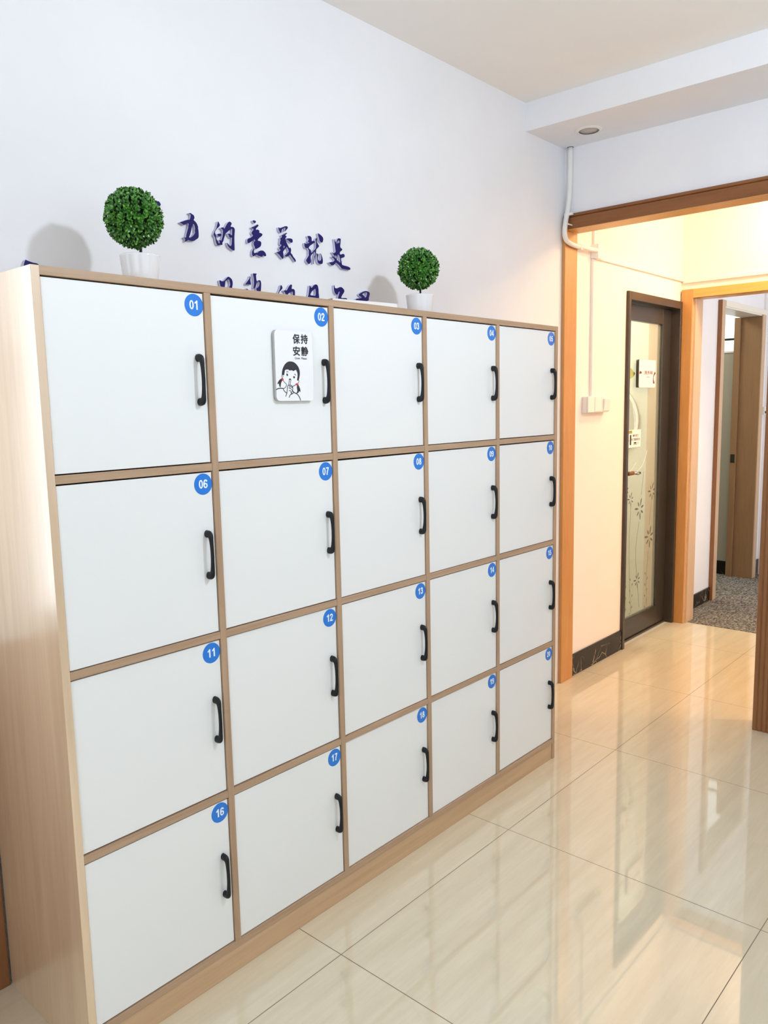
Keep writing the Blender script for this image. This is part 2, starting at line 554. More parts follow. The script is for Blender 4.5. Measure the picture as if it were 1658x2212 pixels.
window('window_4', ((-1.56, -1.51, 0.43, 0.50, 0.90, 2.26), (-0.21, -0.16, 0.43, 0.50, 0.90, 2.26), (-1.51, -0.21, 0.43, 0.50, 0.90, 0.95),
                    (-1.51, -0.21, 0.43, 0.50, 2.21, 2.26), (-0.88, -0.84, 0.43, 0.50, 0.95, 2.21)), (-1.51, -0.21, 0.462, 0.467, 0.95, 2.21))

# wood casing round the opening to the hall: face, lining, moulded outer edge
def prism_y(prof, y0, y1):      # prof in (x, z)
    bm = bmesh.new()
    a = [bm.verts.new((x, y0, z)) for x, z in prof]
    b = [bm.verts.new((x, y1, z)) for x, z in prof]
    n = len(prof)
    for k in range(n):
        bm.faces.new((a[k], a[(k + 1) % n], b[(k + 1) % n], b[k]))
    bm.faces.new(a[::-1]); bm.faces.new(b)
    return bm
def prism_z(prof, z0, z1, bm=None):      # prof in (x, y)
    bm = bm or bmesh.new()
    a = [bm.verts.new((x, y, z0)) for x, y in prof]
    b = [bm.verts.new((x, y, z1)) for x, y in prof]
    n = len(prof)
    for k in range(n):
        bm.faces.new((a[k], a[(k + 1) % n], b[(k + 1) % n], b[k]))
    bm.faces.new(a[::-1]); bm.faces.new(b)
    return bm
t1 = bpy.data.objects.new('trim_1', None); COL.objects.link(t1); t1['kind'] = 'structure'
obj('head_casing', prism_y([(2.76, 2.2275), (2.78, 2.2275), (2.78, 2.298), (2.766, 2.298), (2.7615, 2.293), (2.7615, 2.285), (2.766, 2.282), (2.7605, 2.279)], -0.64, 0.405), M['casing_h'], t1)
obj('head_lining', B((2.7615, 2.876, -0.52, 0.402, 2.2255, 2.241), bev=0.0015), M['casing_lit_h'], t1)
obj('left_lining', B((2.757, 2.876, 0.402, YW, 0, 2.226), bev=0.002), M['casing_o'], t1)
prof = [(2.876, -0.52), (2.876, -0.535), (2.78, -0.535), (2.78, -0.645), (2.768, -0.645), (2.762, -0.640)]
yy = -0.632
for k in range(5):
    prof += [(2.760, yy), (2.760, yy + 0.012), (2.7635, yy + 0.0145), (2.7635, yy + 0.0165)]
    yy += 0.0195
prof += [(2.760, yy), (2.760, -0.522), (2.762, -0.52)]
obj('right_post', prism_z(prof[::-1], 0, 2.226), M['casing'], t1)

# low wood panelling on the cabinet wall, left of the cabinet
struct('trim_2', B((-2, -0.0118, 0.400, YW, 0, 0.84), (-2, -0.0118, 0.394, YW, 0.84, 0.87), bev=0.003), M['casing'])

# hall
struct('ceiling_hall', B((2.90, 4.35, -2.3, YW, 2.70, 2.80)), M['ceil'])
struct('wall_hall_right', B((2.90, 4.35, -2.3, -2.2, 0, 2.7)), M['hallwall'])
struct('wall_hall_far', B((4.23, 4.35, 0.345, YW, 0, 2.7), (4.23, 4.35, -0.52, 0.345, 2.045, 2.7), (4.23, 4.35, -2.2, -0.52, 0, 2.7)), M['hallwall'])
t3 = bpy.data.objects.new('trim_3', None); COL.objects.link(t3); t3['kind'] = 'structure'
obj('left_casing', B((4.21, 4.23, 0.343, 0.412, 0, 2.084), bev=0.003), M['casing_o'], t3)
obj('left_jamb', B((4.236, 4.35, 0.33, 0.3445, 0, 2.030), bev=0.002), M['casing_day'], t3)
obj('head_casing', B((4.21, 4.23, -0.59, 0.343, 2.030, 2.084), (4.213, 4.35, -0.52, 0.33, 2.030, 2.045), bev=0.002), M['casing_lit_h'], t3)
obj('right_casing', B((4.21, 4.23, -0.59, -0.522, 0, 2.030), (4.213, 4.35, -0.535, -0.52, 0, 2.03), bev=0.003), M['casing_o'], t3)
struct('baseboard_hall_left', B((2.878, 3.462, 0.409, YW, 0, 0.115), bev=0.002), M['marble'])

# room beyond the hall
YF = 0.43
tag(obj('carpet', B((4.262, 6.3, -2.2, 2.4, -0.1, 0.004)), M['carpet']), 'speckled grey carpet covering the floor of the far room', 'carpet')
struct('wall_far_left', B((4.35, 4.965, YF, YF + 0.13, 0, 2.7), (4.965, 5.78, YF, YF + 0.13, 2.045, 2.7), (5.78, 6.06, YF, YF + 0.13, 0, 2.7)), M['wall'])
struct('wall_far_end', B((5.99, 6.1, -2.2, YF, 0, 2.7)), M['wall'])
struct('wall_far_right', B((4.25, 6.1, -2.3, -2.2, 0, 2.7)), M['wall'])
struct('ceiling_far', B((4.35, 6.1, -2.3, YF, 2.70, 2.8)), M['ceil'])
struct('baseboard_far_left', B((4.352, 4.895, 0.418, YF, 0.004, 0.10), (5.86, 5.985, 0.418, YF, 0.004, 0.13), bev=0.002), M['marble'])
t4 = bpy.data.objects.new('trim_4', None); COL.objects.link(t4); t4['kind'] = 'structure'
bm = B((4.90, 4.965, 0.40, YF, 0.004, 2.085), (4.95, 4.975, 0.41, YF + 0.13, 0.004, 2.045), bev=0.003)
for fc in bm.faces:
    fc.material_index = 1 if fc.normal.x < -0.5 else 0  # lit front pale, shaded edge brown: the light is coloured in by facing
obj('left_casing', bm, [M['casing_day'], M['casing']], t4)
obj('head_casing', B((4.975, 5.86, 0.40, YF, 2.045, 2.085), (4.975, 5.77, 0.405, YF + 0.13, 2.035, 2.05), bev=0.003), M['cream'], t4)
obj('right_casing', B((5.785, 5.86, 0.40, YF, 0.004, 2.045), bev=0.003), M['casing_day'], t4)
obj('right_jamb', B((5.775, 5.80, 0.405, 0.555, 0.004, 2.035), (5.755, 5.80, 0.555, 0.60, 0.004, 2.035), bev=0.002), M['jamb'], t4)
obj('strike_plate', B((5.752, 5.756, 0.562, 0.592, 0.92, 0.985)), M['strike'], t4)
# small room seen through that doorway
struct('wall_back_room', B((5.83, 5.95, 0.60, 2.4, 0, 1.777)), M['greywall'])
struct('wall_back_room_upper', B((5.83, 5.95, 0.60, 2.4, 2.35, 2.7)), M['wall'])
w3 = bpy.data.objects.new('window_3', None); COL.objects.link(w3); w3['kind'] = 'structure'
obj('window_frame', B((5.832, 5.87, 0.60, 2.4, 1.873, 1.889)), M['strike'], w3)
obj('window_sill', B((5.825, 5.87, 0.60, 2.4, 1.777, 1.79)), M['plastic'], w3)
obj('window_pane', B((5.865, 5.87, 0.60, 2.4, 1.79, 1.873), (5.865, 5.87, 0.60, 2.4, 1.889, 2.35)), M['dayglow'], w3)
struct('wall_back_room_left', B((4.5, 5.95, 2.4, 2.5, 0, 2.7)), M['greywall'])
struct('wall_back_room_near', B((4.4, 4.5, YF + 0.13, 2.5, 0, 2.7)), M['greywall'])
struct('ceiling_back_room', B((4.4, 5.95, YF, 2.5, 2.7, 2.8)), M['ceil'])
struct('baseboard_back_room', B((5.815, 5.83, 0.60, 2.4, 0.004, 0.112)), M['marble'])

# bathroom behind the glass door
struct('floor_bathroom', B((3.0, 4.25, 0.43, 2.1, -0.1, 0.0)), M['tile_bath'])
struct('wall_bathroom_right', B((4.185, 4.25, 0.60, 2.1, 0, 2.4)), M['tile_bath'])
struct('wall_bathroom_return', B((4.183, 4.211, 0.505, 0.60, 0, 2.4)), M['beige'])
struct('wall_bathroom_left', B((2.95, 3.05, 0.54, 2.1, 0, 2.4)), M['tile_bath'])
struct('wall_bathroom_back', B((2.95, 4.25, 2.1, 2.2, 0, 2.4)), M['tile_bath'])
struct('ceiling_bathroom', B((2.95, 4.25, 0.54, 2.2, 2.4, 2.5)), M['ceil'])

# ------------------------------------------------------------------ locker cabinet
PA, PB, ZB, TT = 0.3952, 0.40493, 0.07555, 0.0174
h2 = TT / 2
ZT = ZB + 4 * PB
locker = thing('locker_cabinet', 'tall wood-framed locker cabinet with twenty numbered white doors against the left wall', 'cabinet', (5 * PA / 2, 0.2, 0))
DEP = 0.4
obj('side_panel', B((-h2, h2, 0, DEP, 0, ZT + h2), bev=0.0008), M['oak_side'], locker)
obj('side_panel', B((5 * PA - h2, 5 * PA + h2, 0, DEP, 0, ZT + h2), bev=0.0008), M['oak_v'], locker)
obj('top_panel', B((h2, 5 * PA - h2, 0.0006, DEP, ZT - h2, ZT + h2), bev=0.0008), M['oak_h'], locker)
obj('bottom_panel', B((h2, 5 * PA - h2, 0.0004, DEP, ZB - h2, ZB + h2), bev=0.0008), M['oak_h'], locker)
obj('plinth', B((h2, 5 * PA - h2, 0.004, 0.02, 0, ZB - h2), bev=0.0006), M['oak_plinth'], locker)
obj('back_panel', B((h2, 5 * PA - h2, DEP - 0.008, DEP - 0.001, ZB + h2, ZT - h2)), M['dark_inside'], locker)
for k in range(1, 5):
    obj('divider', B((k * PA - h2, k * PA + h2, 0, DEP - 0.009, ZB + h2, ZT - h2), bev=0.0008), M['oak_v'], locker)
for k in range(5):
    for j in range(1, 4):
        z = ZB + j * PB
        obj('shelf', B((k * PA + h2, (k + 1) * PA - h2, 0.0006 + 0.0008 * random.random(), DEP - 0.009, z - h2, z + h2), bev=0.0008), M['oak_h'], locker)

def handle_bm():
    pts = [(0, 0.0, 0.0495), (0, -0.008, 0.0495), (0, -0.0135, 0.0475), (0, -0.0165, 0.041), (0, -0.0178, 0.032), (0, -0.0190, 0.016), (0, -0.0194, 0)]
    rad = [0.0090, 0.0090, 0.0084, 0.0070, 0.0058, 0.0049, 0.0046]
    pts = pts + [(x, y, -z) for x, y, z in pts[-2::-1]]
    rad = rad + rad[-2::-1]
    bm = tube(catmull(pts, 4, False), [q[0] for q in catmull([(a, 0) for a in rad], 4, False)], 14)
    for v in bm.verts:
        v.co.x *= 0.72 + 0.2 * (1 - min(1, abs(v.co.z) / 0.04))
    return bm
RW = 0.165
def ell_loop(cx, cz, rx, rz, n=28):
    return [(cx + rx * math.cos(2 * math.pi * k / n), cz + rz * math.sin(2 * math.pi * k / n)) for k in range(n)]
def ring(cx, cz, rx, rz):
    return [ell_loop(cx, cz, rx + RW / 2, rz + RW * 0.45), ell_loop(cx, cz, rx - RW / 2, rz - RW * 0.45)]
def strip(pts, w=None):
    w = w or RW
    q = catmull(pts, 5, False) if len(pts) > 2 else pts
    l, rr = [], []
    for i, p in enumerate(q):
        a, b = q[max(i - 1, 0)], q[min(i + 1, len(q) - 1)]
        tx, tz = b[0] - a[0], b[1] - a[1]
        k = math.hypot(tx, tz) or 1
        l.append((p[0] - tz / k * w / 2, p[1] + tx / k * w / 2)); rr.append((p[0] + tz / k * w / 2, p[1] - tx / k * w / 2))
    return [l + rr[::-1]]
def bar(x0, x1, z0, z1):
    return [[(x0, z0), (x1, z0), (x1, z1), (x0, z1)]]
SIX = [ring(0.28, 0.31, 0.195, 0.225), strip([(0.47, 0.74), (0.42, 0.87), (0.28, 0.922), (0.15, 0.83), (0.09, 0.60), (0.085, 0.32)])]
DIG = {
    '0': [ring(0.28, 0.5, 0.195, 0.42)],
    '1': [[[(0.26, 0), (0.44, 0), (0.44, 1), (0.30, 1), (0.22, 0.89), (0.07, 0.80), (0.07, 0.63), (0.17, 0.67), (0.26, 0.74)]]],
    '2': [strip([(0.09, 0.68), (0.12, 0.84), (0.28, 0.92), (0.44, 0.84), (0.455, 0.68), (0.38, 0.52), (0.20, 0.30), (0.10, 0.08)]), bar(0.02, 0.53, 0, 0.165)],
    '3': [strip([(0.08, 0.72), (0.15, 0.87), (0.28, 0.922), (0.42, 0.86), (0.44, 0.72), (0.36, 0.58), (0.22, 0.54)]),
          strip([(0.22, 0.54), (0.40, 0.49), (0.47, 0.32), (0.42, 0.14), (0.28, 0.080), (0.13, 0.14), (0.07, 0.29)])],
    '4': [bar(0.31, 0.47, 0, 1), strip([(0.37, 0.95), (0.08, 0.31)], 0.15), bar(0.02, 0.56, 0.20, 0.355)],
    '5': [bar(0.13, 0.50, 0.84, 1), strip([(0.20, 0.95), (0.14, 0.50)], 0.15), strip([(0.10, 0.49), (0.24, 0.59), (0.38, 0.56), (0.465, 0.45), (0.47, 0.28), (0.40, 0.13), (0.27, 0.080), (0.13, 0.14), (0.07, 0.28)])],
    '6': SIX,
    '7': [bar(0.04, 0.53, 0.84, 1), strip([(0.45, 0.90), (0.32, 0.58), (0.23, 0.30), (0.20, 0.0)])],
    '8': [ring(0.28, 0.735, 0.155, 0.185), ring(0.28, 0.285, 0.195, 0.205)],
    '9': [[[(0.56 - x, 1 - z) for x, z in lp] for lp in grp] for grp in SIX],
}
def digits_bm(txt, cx, cz, h, at, bm):
    adv = 0.62
    w = adv * len(txt) - 0.06
    for n_, ch in enumerate(txt):
        x0 = cx - w * h / 2 + n_ * adv * h
        for q, grp in enumerate(DIG[ch]):
            shape_bm([[(x0 + x * h, cz - h / 2 + z * h) for x, z in lp] for lp in grp], 0.0004, at=at - q * 0.00003, bm=bm, mat=1)
DY = 0.005
hm = None
for j in range(4):
    for k in range(5):
        n = j * 5 + k + 1
        z1 = ZB + (4 - j) * PB - h2 - random.uniform(0.0025, 0.0045)
        z0 = ZB + (3 - j) * PB + h2 + random.uniform(0.0015, 0.0035)
        x0 = k * PA + h2 + random.uniform(0.0012, 0.0022)
        x1 = (k + 1) * PA - h2 - random.uniform(0.0012, 0.0022)
        dy = DY + random.uniform(-0.0015, 0.0015)
        dr = obj('door', B((x0, x1, dy, dy + 0.016, z0, z1), bev=0.0006), M['door_white'], locker, loc=(x0, dy, z0))
        dr['label'] = 'white locker door numbered %02d' % n
        zc = (ZB + (3.5 - j) * PB)
        hc = Vector((k * PA + 0.3630, dy, zc - 0.0025))
        if hm is None:
            bm = handle_bm()
            ho = obj('handle', bm, M['black'], dr, loc=hc, smooth=True) if False else None
            bmesh.ops.recalc_face_normals(bm, faces=bm.faces)
            hm = bpy.data.meshes.new('handle'); bm.to_mesh(hm); bm.free()
            hm.materials.append(M['black'])
            for p in hm.polygons: p.use_smooth = True
        ho = bpy.data.objects.new('handle', hm); COL.objects.link(ho)
        ho.parent = dr
        ho.location = hc - wpos(dr)
        ho['label'] = 'black bow handle'
        # number sticker: blue disc with white digits
        cx, cz = k * PA + 0.3605, ZB + (4 - j) * PB - 0.0385
        sb = bmesh.new()
        nn = 48
        ring0 = [sb.verts.new((cx + 0.0247 * math.cos(2 * math.pi * q / nn), dy - 0.0005, cz + 0.0247 * math.sin(2 * math.pi * q / nn))) for q in range(nn)]
        ring1 = [sb.verts.new((v.co.x, dy + 0.0001, v.co.z)) for v in ring0]
        sb.faces.new(ring0)
        for q in range(nn):
            sb.faces.new((ring0[q], ring1[q], ring1[(q + 1) % nn], ring0[(q + 1) % nn]))
        s = '%02d' % n
        digits_bm(s, cx, cz + 0.0004, 0.0205, dy - 0.0008, sb)
        so = obj('number_sticker', sb, [M['blue'], M['digit']], dr)
        so['label'] = 'round blue sticker with white %s' % s

# ------------------------------------------------------------------ quiet sign on door 02
YS = -0.0075
def rrect(x0, x1, z0, z1, rad, n=8):
    out = []
    for cx, cz, a0 in ((x1 - rad, z1 - rad, 0), (x0 + rad, z1 - rad, 90), (x0 + rad, z0 + rad, 180), (x1 - rad, z0 + rad, 270)):
        for k in range(n + 1):
            a = math.radians(a0 + 90 * k / n)
            out.append((cx + rad * math.cos(a), cz + rad * math.sin(a)))
    return out
sign = thing('quiet_sign', 'white rounded sign with a shushing girl, asking for quiet, on locker door 02', 'sign', (0.648, 0.0, 1.44))
bm = shape_bm([rrect(0.5835, 0.7105, 1.4405, 1.6150, 0.011)], 0.0110, at=YS)
for fc in bm.faces:
    fc.material_index = 0 if fc.normal.y < -0.9 else 1
obj('board', bm, [M['sign'], M['sign_edge']], sign)
SX, SY, SS = 570.0, 690.0, 10.3625
def sp(u, v):
    p = unproj(SX + u / SS, SY + v / SS, 1, YS)
    return (p.x, p.z)
def sloop(pts, sub=4, smooth=True, closed=True):
    q = [sp(*p) for p in pts]
    return catmull(q, sub, closed) if smooth else q
tb = bmesh.new()
for ch, u0, u1, v0, v1 in (('保', 637, 800, 327, 549), ('持', 817, 978, 334, 552), ('安', 645, 806, 598, 818), ('静', 826, 990, 606, 820)):
    a, b = sp((u0 + u1) / 2, v1), sp((u0 + u1) / 2, v0)
    xl, xr = sp(u0, (v0 + v1) / 2)[0], sp(u1, (v0 + v1) / 2)[0]
    for q, (sx_, sz_) in enumerate(((0, 0), (0.0005, 0), (-0.0005, 0), (0, 0.0005), (0, -0.0005))):
        text_bm(ch, xl + 0.0008 + sx_, xr - 0.0008 + sx_, a[1] + 0.0007 + sz_, b[1] - 0.0007 + sz_, 0.0005, YS - 0.0003 - q * 0.00002, bold=0.008, bm=tb)
xl, xr = sp(688, 875)[0], sp(955, 875)[0]
text_bm('Quiet  Please', xl, xr, sp(820, 902)[1], sp(820, 848)[1], 0.0005, YS - 0.0003, bold=0.01, bm=tb)
obj('lettering', tb, M['ink'], sign)
gb = bmesh.new()
for lp in ([(400, 1240), (405, 1150), (430, 1070), (470, 1000), (530, 950), (590, 940), (660, 955), (720, 1000), (770, 1070), (795, 1150), (800, 1230), (785, 1320), (765, 1365), (740, 1355), (750, 1270), (745, 1200), (715, 1130), (680, 1145), (650, 1155), (630, 1140), (560, 1140), (545, 1120), (475, 1130), (460, 1180), (445, 1250), (420, 1240)],
           [(395, 1320), (340, 1360), (310, 1410), (300, 1450), (330, 1435), (340, 1480), (365, 1525), (375, 1460), (385, 1410), (410, 1360)],
           [(740, 1470), (735, 1530), (745, 1600), (725, 1655), (770, 1640), (785, 1600), (810, 1630), (810, 1570), (790, 1510), (765, 1465)],
           [(500, 1215), (520, 1212), (535, 1235), (532, 1262), (515, 1266), (503, 1245)],
           [(655, 1272), (672, 1270), (690, 1285), (685, 1312), (668, 1322), (655, 1300)],
           [(552, 1350), (575, 1322), (588, 1325), (610, 1365), (592, 1350), (570, 1352)]):
    shape_bm([sloop(lp, 3)], 0.0005, at=YS - 0.0003, bm=gb, mat=0)
for lp in ([(395, 1320), (415, 1305), (435, 1345), (430, 1370), (405, 1365), (390, 1345)], [(715, 1430), (765, 1440), (767, 1465), (740, 1477), (710, 1465)]):
    shape_bm([sloop(lp, 3)], 0.0006, at=YS - 0.0004, bm=gb, mat=1)
def ribbon(pts, wpx):
    q = sloop(pts, 4, True, False)
    w = wpx * 0.000165
    left, right = [], []
    for i, p in enumerate(q):
        a, b = q[max(i - 1, 0)], q[min(i + 1, len(q) - 1)]
        tx, tz = b[0] - a[0], b[1] - a[1]
        l = math.hypot(tx, tz) or 1
        nx, nz = -tz / l * w / 2, tx / l * w / 2
        left.append((p[0] + nx, p[1] + nz)); right.append((p[0] - nx, p[1] - nz))
    return left + right[::-1]
for pts, w in (([(430, 1235), (405, 1245), (395, 1270), (400, 1300), (420, 1310)], 9), ([(415, 1262), (428, 1272), (425, 1290)], 7),
               ([(430, 1370), (460, 1410), (500, 1450), (495, 1490), (470, 1530), (435, 1545)], 9),
               ([(272, 1575), (310, 1550), (360, 1540), (430, 1545)], 14), ([(430, 1545), (440, 1580), (470, 1620), (505, 1650)], 12),
               ([(712, 1455), (680, 1480), (640, 1500)], 10), ([(745, 1365), (775, 1360), (776, 1400), (755, 1432)], 9),
               ([(545, 1480), (560, 1400), (572, 1345), (588, 1335), (600, 1350), (592, 1410), (578, 1470)], 9),
               ([(525, 1480), (520, 1560), (510, 1650), (485, 1725)], 12), ([(535, 1475), (595, 1475), (632, 1500), (642, 1560), (625, 1620), (608, 1670), (580, 1700), (560, 1750)], 12),
               ([(553, 1502), (615, 1512), (640, 1540)], 10), ([(553, 1530), (600, 1550), (620, 1585)], 10), ([(560, 1600), (575, 1590), (598, 1610), (602, 1650)], 10),
               ([(640, 1600), (680, 1640), (740, 1670), (780, 1720), (805, 1770), (816, 1812)], 14), ([(605, 1675), (640, 1660), (668, 1630)], 12),
               ([(498, 1180), (520, 1168), (540, 1182)], 9), ([(675, 1228), (698, 1232), (712, 1255)], 9)):
    shape_bm([ribbon(pts, w)], 0.0005, at=YS - 0.0003, bm=gb, mat=0)
go = obj('girl_drawing', gb, [M['ink'], M['red']], sign)
go['label'] = 'printed girl with pigtails holding a finger to her lips'

# ------------------------------------------------------------------ brush characters on the wall
YL = YW - 0.0105
LET = []
def letter(label, loops, ox, oy, s, group):
    LP = [px_loop(l, ox, oy, s, YL, 4) for l in loops]
    bm = shape_bm(LP, 0.0103, at=YL)
    bmesh.ops.recalc_face_normals(bm, faces=bm.faces)
    for fc in bm.faces:
        fc.material_index = 0 if abs(fc.normal.y) > 0.9 else 1
    xs = [p[0] for l in LP for p in l]; zs = [p[1] for l in LP for p in l]
    o = obj('wall_character', bm, [M['letter_face'], M['letter_side']], None, loc=(sum(xs) / len(xs), YW, min(zs)))
    tag(o, label, 'wall lettering', group)
G1, G2 = 'upper row of raised wall characters', 'lower row of raised wall characters'
s = 23.686
letter('dark blue raised character 力, first one right of the large potted topiary',
       [[(640,255),(700,245),(760,240),(800,280),(870,320),(920,380),(945,470),(935,530),(905,580),(930,620),(1010,700),(1070,790),(1110,890),(1130,950),(1130,1030),(1150,1130),(1160,1300),(1155,1470),(1100,1550),(1020,1600),(930,1660),(800,1670),(700,1650),(610,1620),(560,1670),(480,1700),(440,1690),(470,1610),(450,1550),(400,1480),(500,1490),(530,1350),(580,1150),(620,1000),(630,880),(650,800),(600,770),(520,800),(430,840),(380,845),(300,780),(190,730),(260,690),(380,650),(500,605),(620,585),(690,580),(730,480),(745,380),(740,320),(700,290)],
        [(830,910),(880,800),(930,850),(965,990),(960,1150),(970,1240),(940,1310),(880,1390),(800,1460),(720,1500),(670,1470),(720,1350),(760,1200),(800,1040)]], 380, 450, s, G1)
letter('dark blue raised character 的 in the upper row, second after the large topiary',
       [[(480,210),(505,205),(550,280),(580,370),(570,430),(520,490),(460,540),(410,610),(355,680),(335,770),(370,860),(385,930),(400,1030),(430,1130),(480,1220),(520,1310),(570,1290),(555,1160),(590,1145),(650,1170),(690,1080),(720,960),(735,820),(740,680),(700,590),(630,530),(730,500),(790,530),(820,560),(880,450),(960,310),(1020,240),(1080,205),(1150,240),(1185,290),(1175,360),(1140,430),(1160,470),(1240,475),(1310,520),(1345,590),(1350,700),(1330,950),(1330,1250),(1340,1640),(1290,1680),(1230,1660),(1130,1590),(1030,1500),(980,1400),(950,1290),(1010,1340),(1080,1430),(1130,1450),(1175,1400),(1195,1200),(1200,1030),(1120,1030),(1060,980),(1030,900),(1000,820),(1060,820),(1130,860),(1180,900),(1205,880),(1210,700),(1210,590),(1160,590),(1060,650),(960,750),(890,810),(850,920),(800,1060),(770,1180),(715,1290),(720,1370),(690,1400),(600,1390),(470,1410),(420,1340),(380,1230),(360,1100),(340,1020),(290,930),(260,870),(280,770),(330,660),(400,560),(430,430),(460,320)],
        [(450,860),(520,825),(600,815),(660,860),(665,900),(620,950),(560,970),(490,930)]], 450, 470, s, G1)
letter('dark blue raised character 意 with a loose dot on top, between 的 and 義',
       [[(600,170),(650,140),(720,150),(765,190),(770,230),(740,270),(690,295),(650,240)],
        [(540,510),(610,475),(680,450),(760,410),(830,355),(880,365),(905,410),(860,470),(790,540),(770,590),(790,625),(850,610),(930,650),(950,690),(945,750),(970,785),(1030,790),(1090,840),(1105,880),(1060,950),(960,1030),(890,1100),(865,1150),(890,1185),(960,1195),(1030,1250),(1045,1330),(1030,1420),(980,1500),(880,1560),(790,1600),(740,1580),(710,1540),(715,1490),(670,1420),(655,1320),(680,1230),(730,1190),(690,1115),(620,1170),(520,1240),(400,1305),(340,1260),(330,1150),(380,1070),(480,1040),(570,970),(615,910),(560,830),(550,770),(590,690),(640,630),(630,560),(570,550)],
        [(660,1585),(690,1600),(670,1680),(670,1770),(700,1815),(790,1795),(850,1800),(930,1720),(1010,1690),(1110,1685),(1190,1730),(1260,1810),(1290,1900),(1290,1960),(1220,1975),(1150,1935),(1050,2010),(990,1980),(890,1950),(800,1900),(720,1940),(650,1980),(600,1950),(570,1870),(570,1770),(600,1680)]], 520, 470, s, G1)
letter('dark blue raised character 義 in the upper row, between 意 and 就',
       [[(380,275),(400,260),(460,300),(600,255),(690,215),(770,200),(840,220),(860,280),(840,330),(790,390),(720,460),(680,470),(710,420),(735,340),(720,280),(660,290),(600,330),(555,400),(535,500),(510,555),(450,490),(400,400)],
        [(530,680),(600,650),(700,600),(770,545),(815,560),(825,580),(770,620),(740,660),(760,700),(810,730),(770,780),(740,820),(750,900),(780,1000),(840,1130),(900,1250),(940,1320),(980,1290),(1010,1330),(1035,1430),(1015,1560),(1080,1640),(1150,1770),(1230,1870),(1270,1960),(1265,2020),(1230,2020),(1160,1930),(1060,1790),(970,1680),(900,1720),(830,1765),(770,1755),(705,1715),(780,1650),(850,1570),(905,1500),(890,1420),(860,1350),(815,1275),(760,1320),(680,1420),(620,1520),(635,1620),(640,1750),(630,1860),(590,1865),(510,1790),(440,1690),(350,1600),(285,1550),(370,1520),(470,1450),(470,1390),(415,1330),(480,1240),(540,1160),(490,1140),(455,1090),(470,980),(490,900),(475,830),(550,760),(550,710)],
        [(770,860),(850,830),(980,825),(1080,860),(1110,920),(1110,1010),(1070,1045),(1000,1040),(950,990),(860,910)],
        [(620,1240),(660,1210),(715,1250),(680,1300),(630,1315)]], 585, 480, s, G1)
letter('dark blue raised character 就, second from the right in the upper row',
       [[(440,370),(510,345),(590,360),(640,410),(660,480),(665,580),(680,610),(760,595),(830,640),(810,690),(700,760),(600,830),(540,890),(510,960),(540,1010),(600,1050),(625,1110),(640,1190),(660,1205),(740,1120),(830,1030),(870,960),(880,800),(880,650),(850,540),(880,480),(915,440),(935,500),(925,600),(950,700),(1000,790),(1040,870),(1000,930),(900,1040),(885,1150),(870,1260),(840,1380),(800,1520),(770,1680),(760,1780),(735,1770),(750,1600),(790,1420),(830,1270),(820,1170),(790,1160),(700,1260),(620,1370),(615,1500),(630,1620),(600,1720),(520,1780),(450,1730),(380,1620),(390,1550),(450,1450),(510,1340),(510,1200),(515,1080),(480,1040),(460,970),(360,965),(310,900),(285,810),(290,720),(315,700),(340,740),(400,745),(530,690),(460,630),(500,560),(490,470)],
        [(985,230),(1005,210),(1060,250),(1140,310),(1220,400),(1255,500),(1240,610),(1220,660),(1170,685),(1110,650),(1060,580),(1030,450),(990,330)],
        [(900,1240),(950,1250),(990,1310),(985,1450),(990,1560),(1040,1620),(1090,1610),(1130,1580),(1150,1450),(1110,1270),(1130,1250),(1180,1370),(1220,1500),(1235,1650),(1210,1760),(1130,1785),(1040,1770),(970,1690),(945,1560),(930,1400)]], 645, 495, s, G1)
letter('dark blue raised character 是 with a long sweeping foot, rightmost of the upper row',
       [[(500,290),(515,275),(540,360),(610,430),(650,340),(700,240),(760,235),(840,265),(835,450),(825,560),(820,650),(850,720),(900,760),(925,810),(900,850),(830,910),(800,960),(810,1050),(890,1050),(950,1025),(1010,1040),(1045,1100),(1040,1170),(990,1210),(920,1230),(860,1250),(860,1330),(890,1430),(910,1570),(980,1610),(1080,1640),(1200,1670),(1300,1720),(1340,1780),(1330,1830),(1270,1850),(1130,1830),(980,1800),(890,1780),(830,1700),(760,1610),(680,1540),(600,1480),(540,1540),(480,1600),(420,1615),(350,1590),(290,1520),(240,1470),(330,1450),(430,1440),(500,1390),(525,1350),(500,1290),(450,1230),(380,1195),(410,1170),(480,1180),(590,1255),(620,1180),(610,1110),(540,1130),(470,1060),(410,980),(400,950),(420,950),(460,1000),(530,970),(580,920),(570,800),(545,600),(525,420)],
        [(630,470),(700,345),(765,360),(770,460),(700,475),(650,500)],
        [(640,1310),(670,1120),(720,1065),(770,1150),(800,1280),(820,1460),(780,1450),(700,1380)]], 700, 505, s, G1)
letter('dark blue raised character mostly hidden behind the ball of the large topiary',
       [[(335,436),(342,434.5),(345.5,438),(347,442.5),(343,450),(345,457),(347.6,461.5),(345,464.5),(338,467),(337,485),(341,491),(346,494),(347.8,499),(347,504),(343,509),(335,511),(320,507),(312,480),(316,452),(324,440)]], 0, 0, 1.0, G1)
s = 13.817
letter('dark blue arch-topped character rising behind the cabinet top, leftmost of the lower row',
       [[(190,360),(220,355),(270,380),(330,365),(390,300),(450,245),(500,265),(550,310),(580,380),(585,470),(570,570),(570,700),(490,700),(480,570),(510,480),(490,370),(460,320),(400,350),(370,390),(360,480),(350,560),(350,700),(260,700),(225,540),(200,440)]], 460, 580, s, G2)
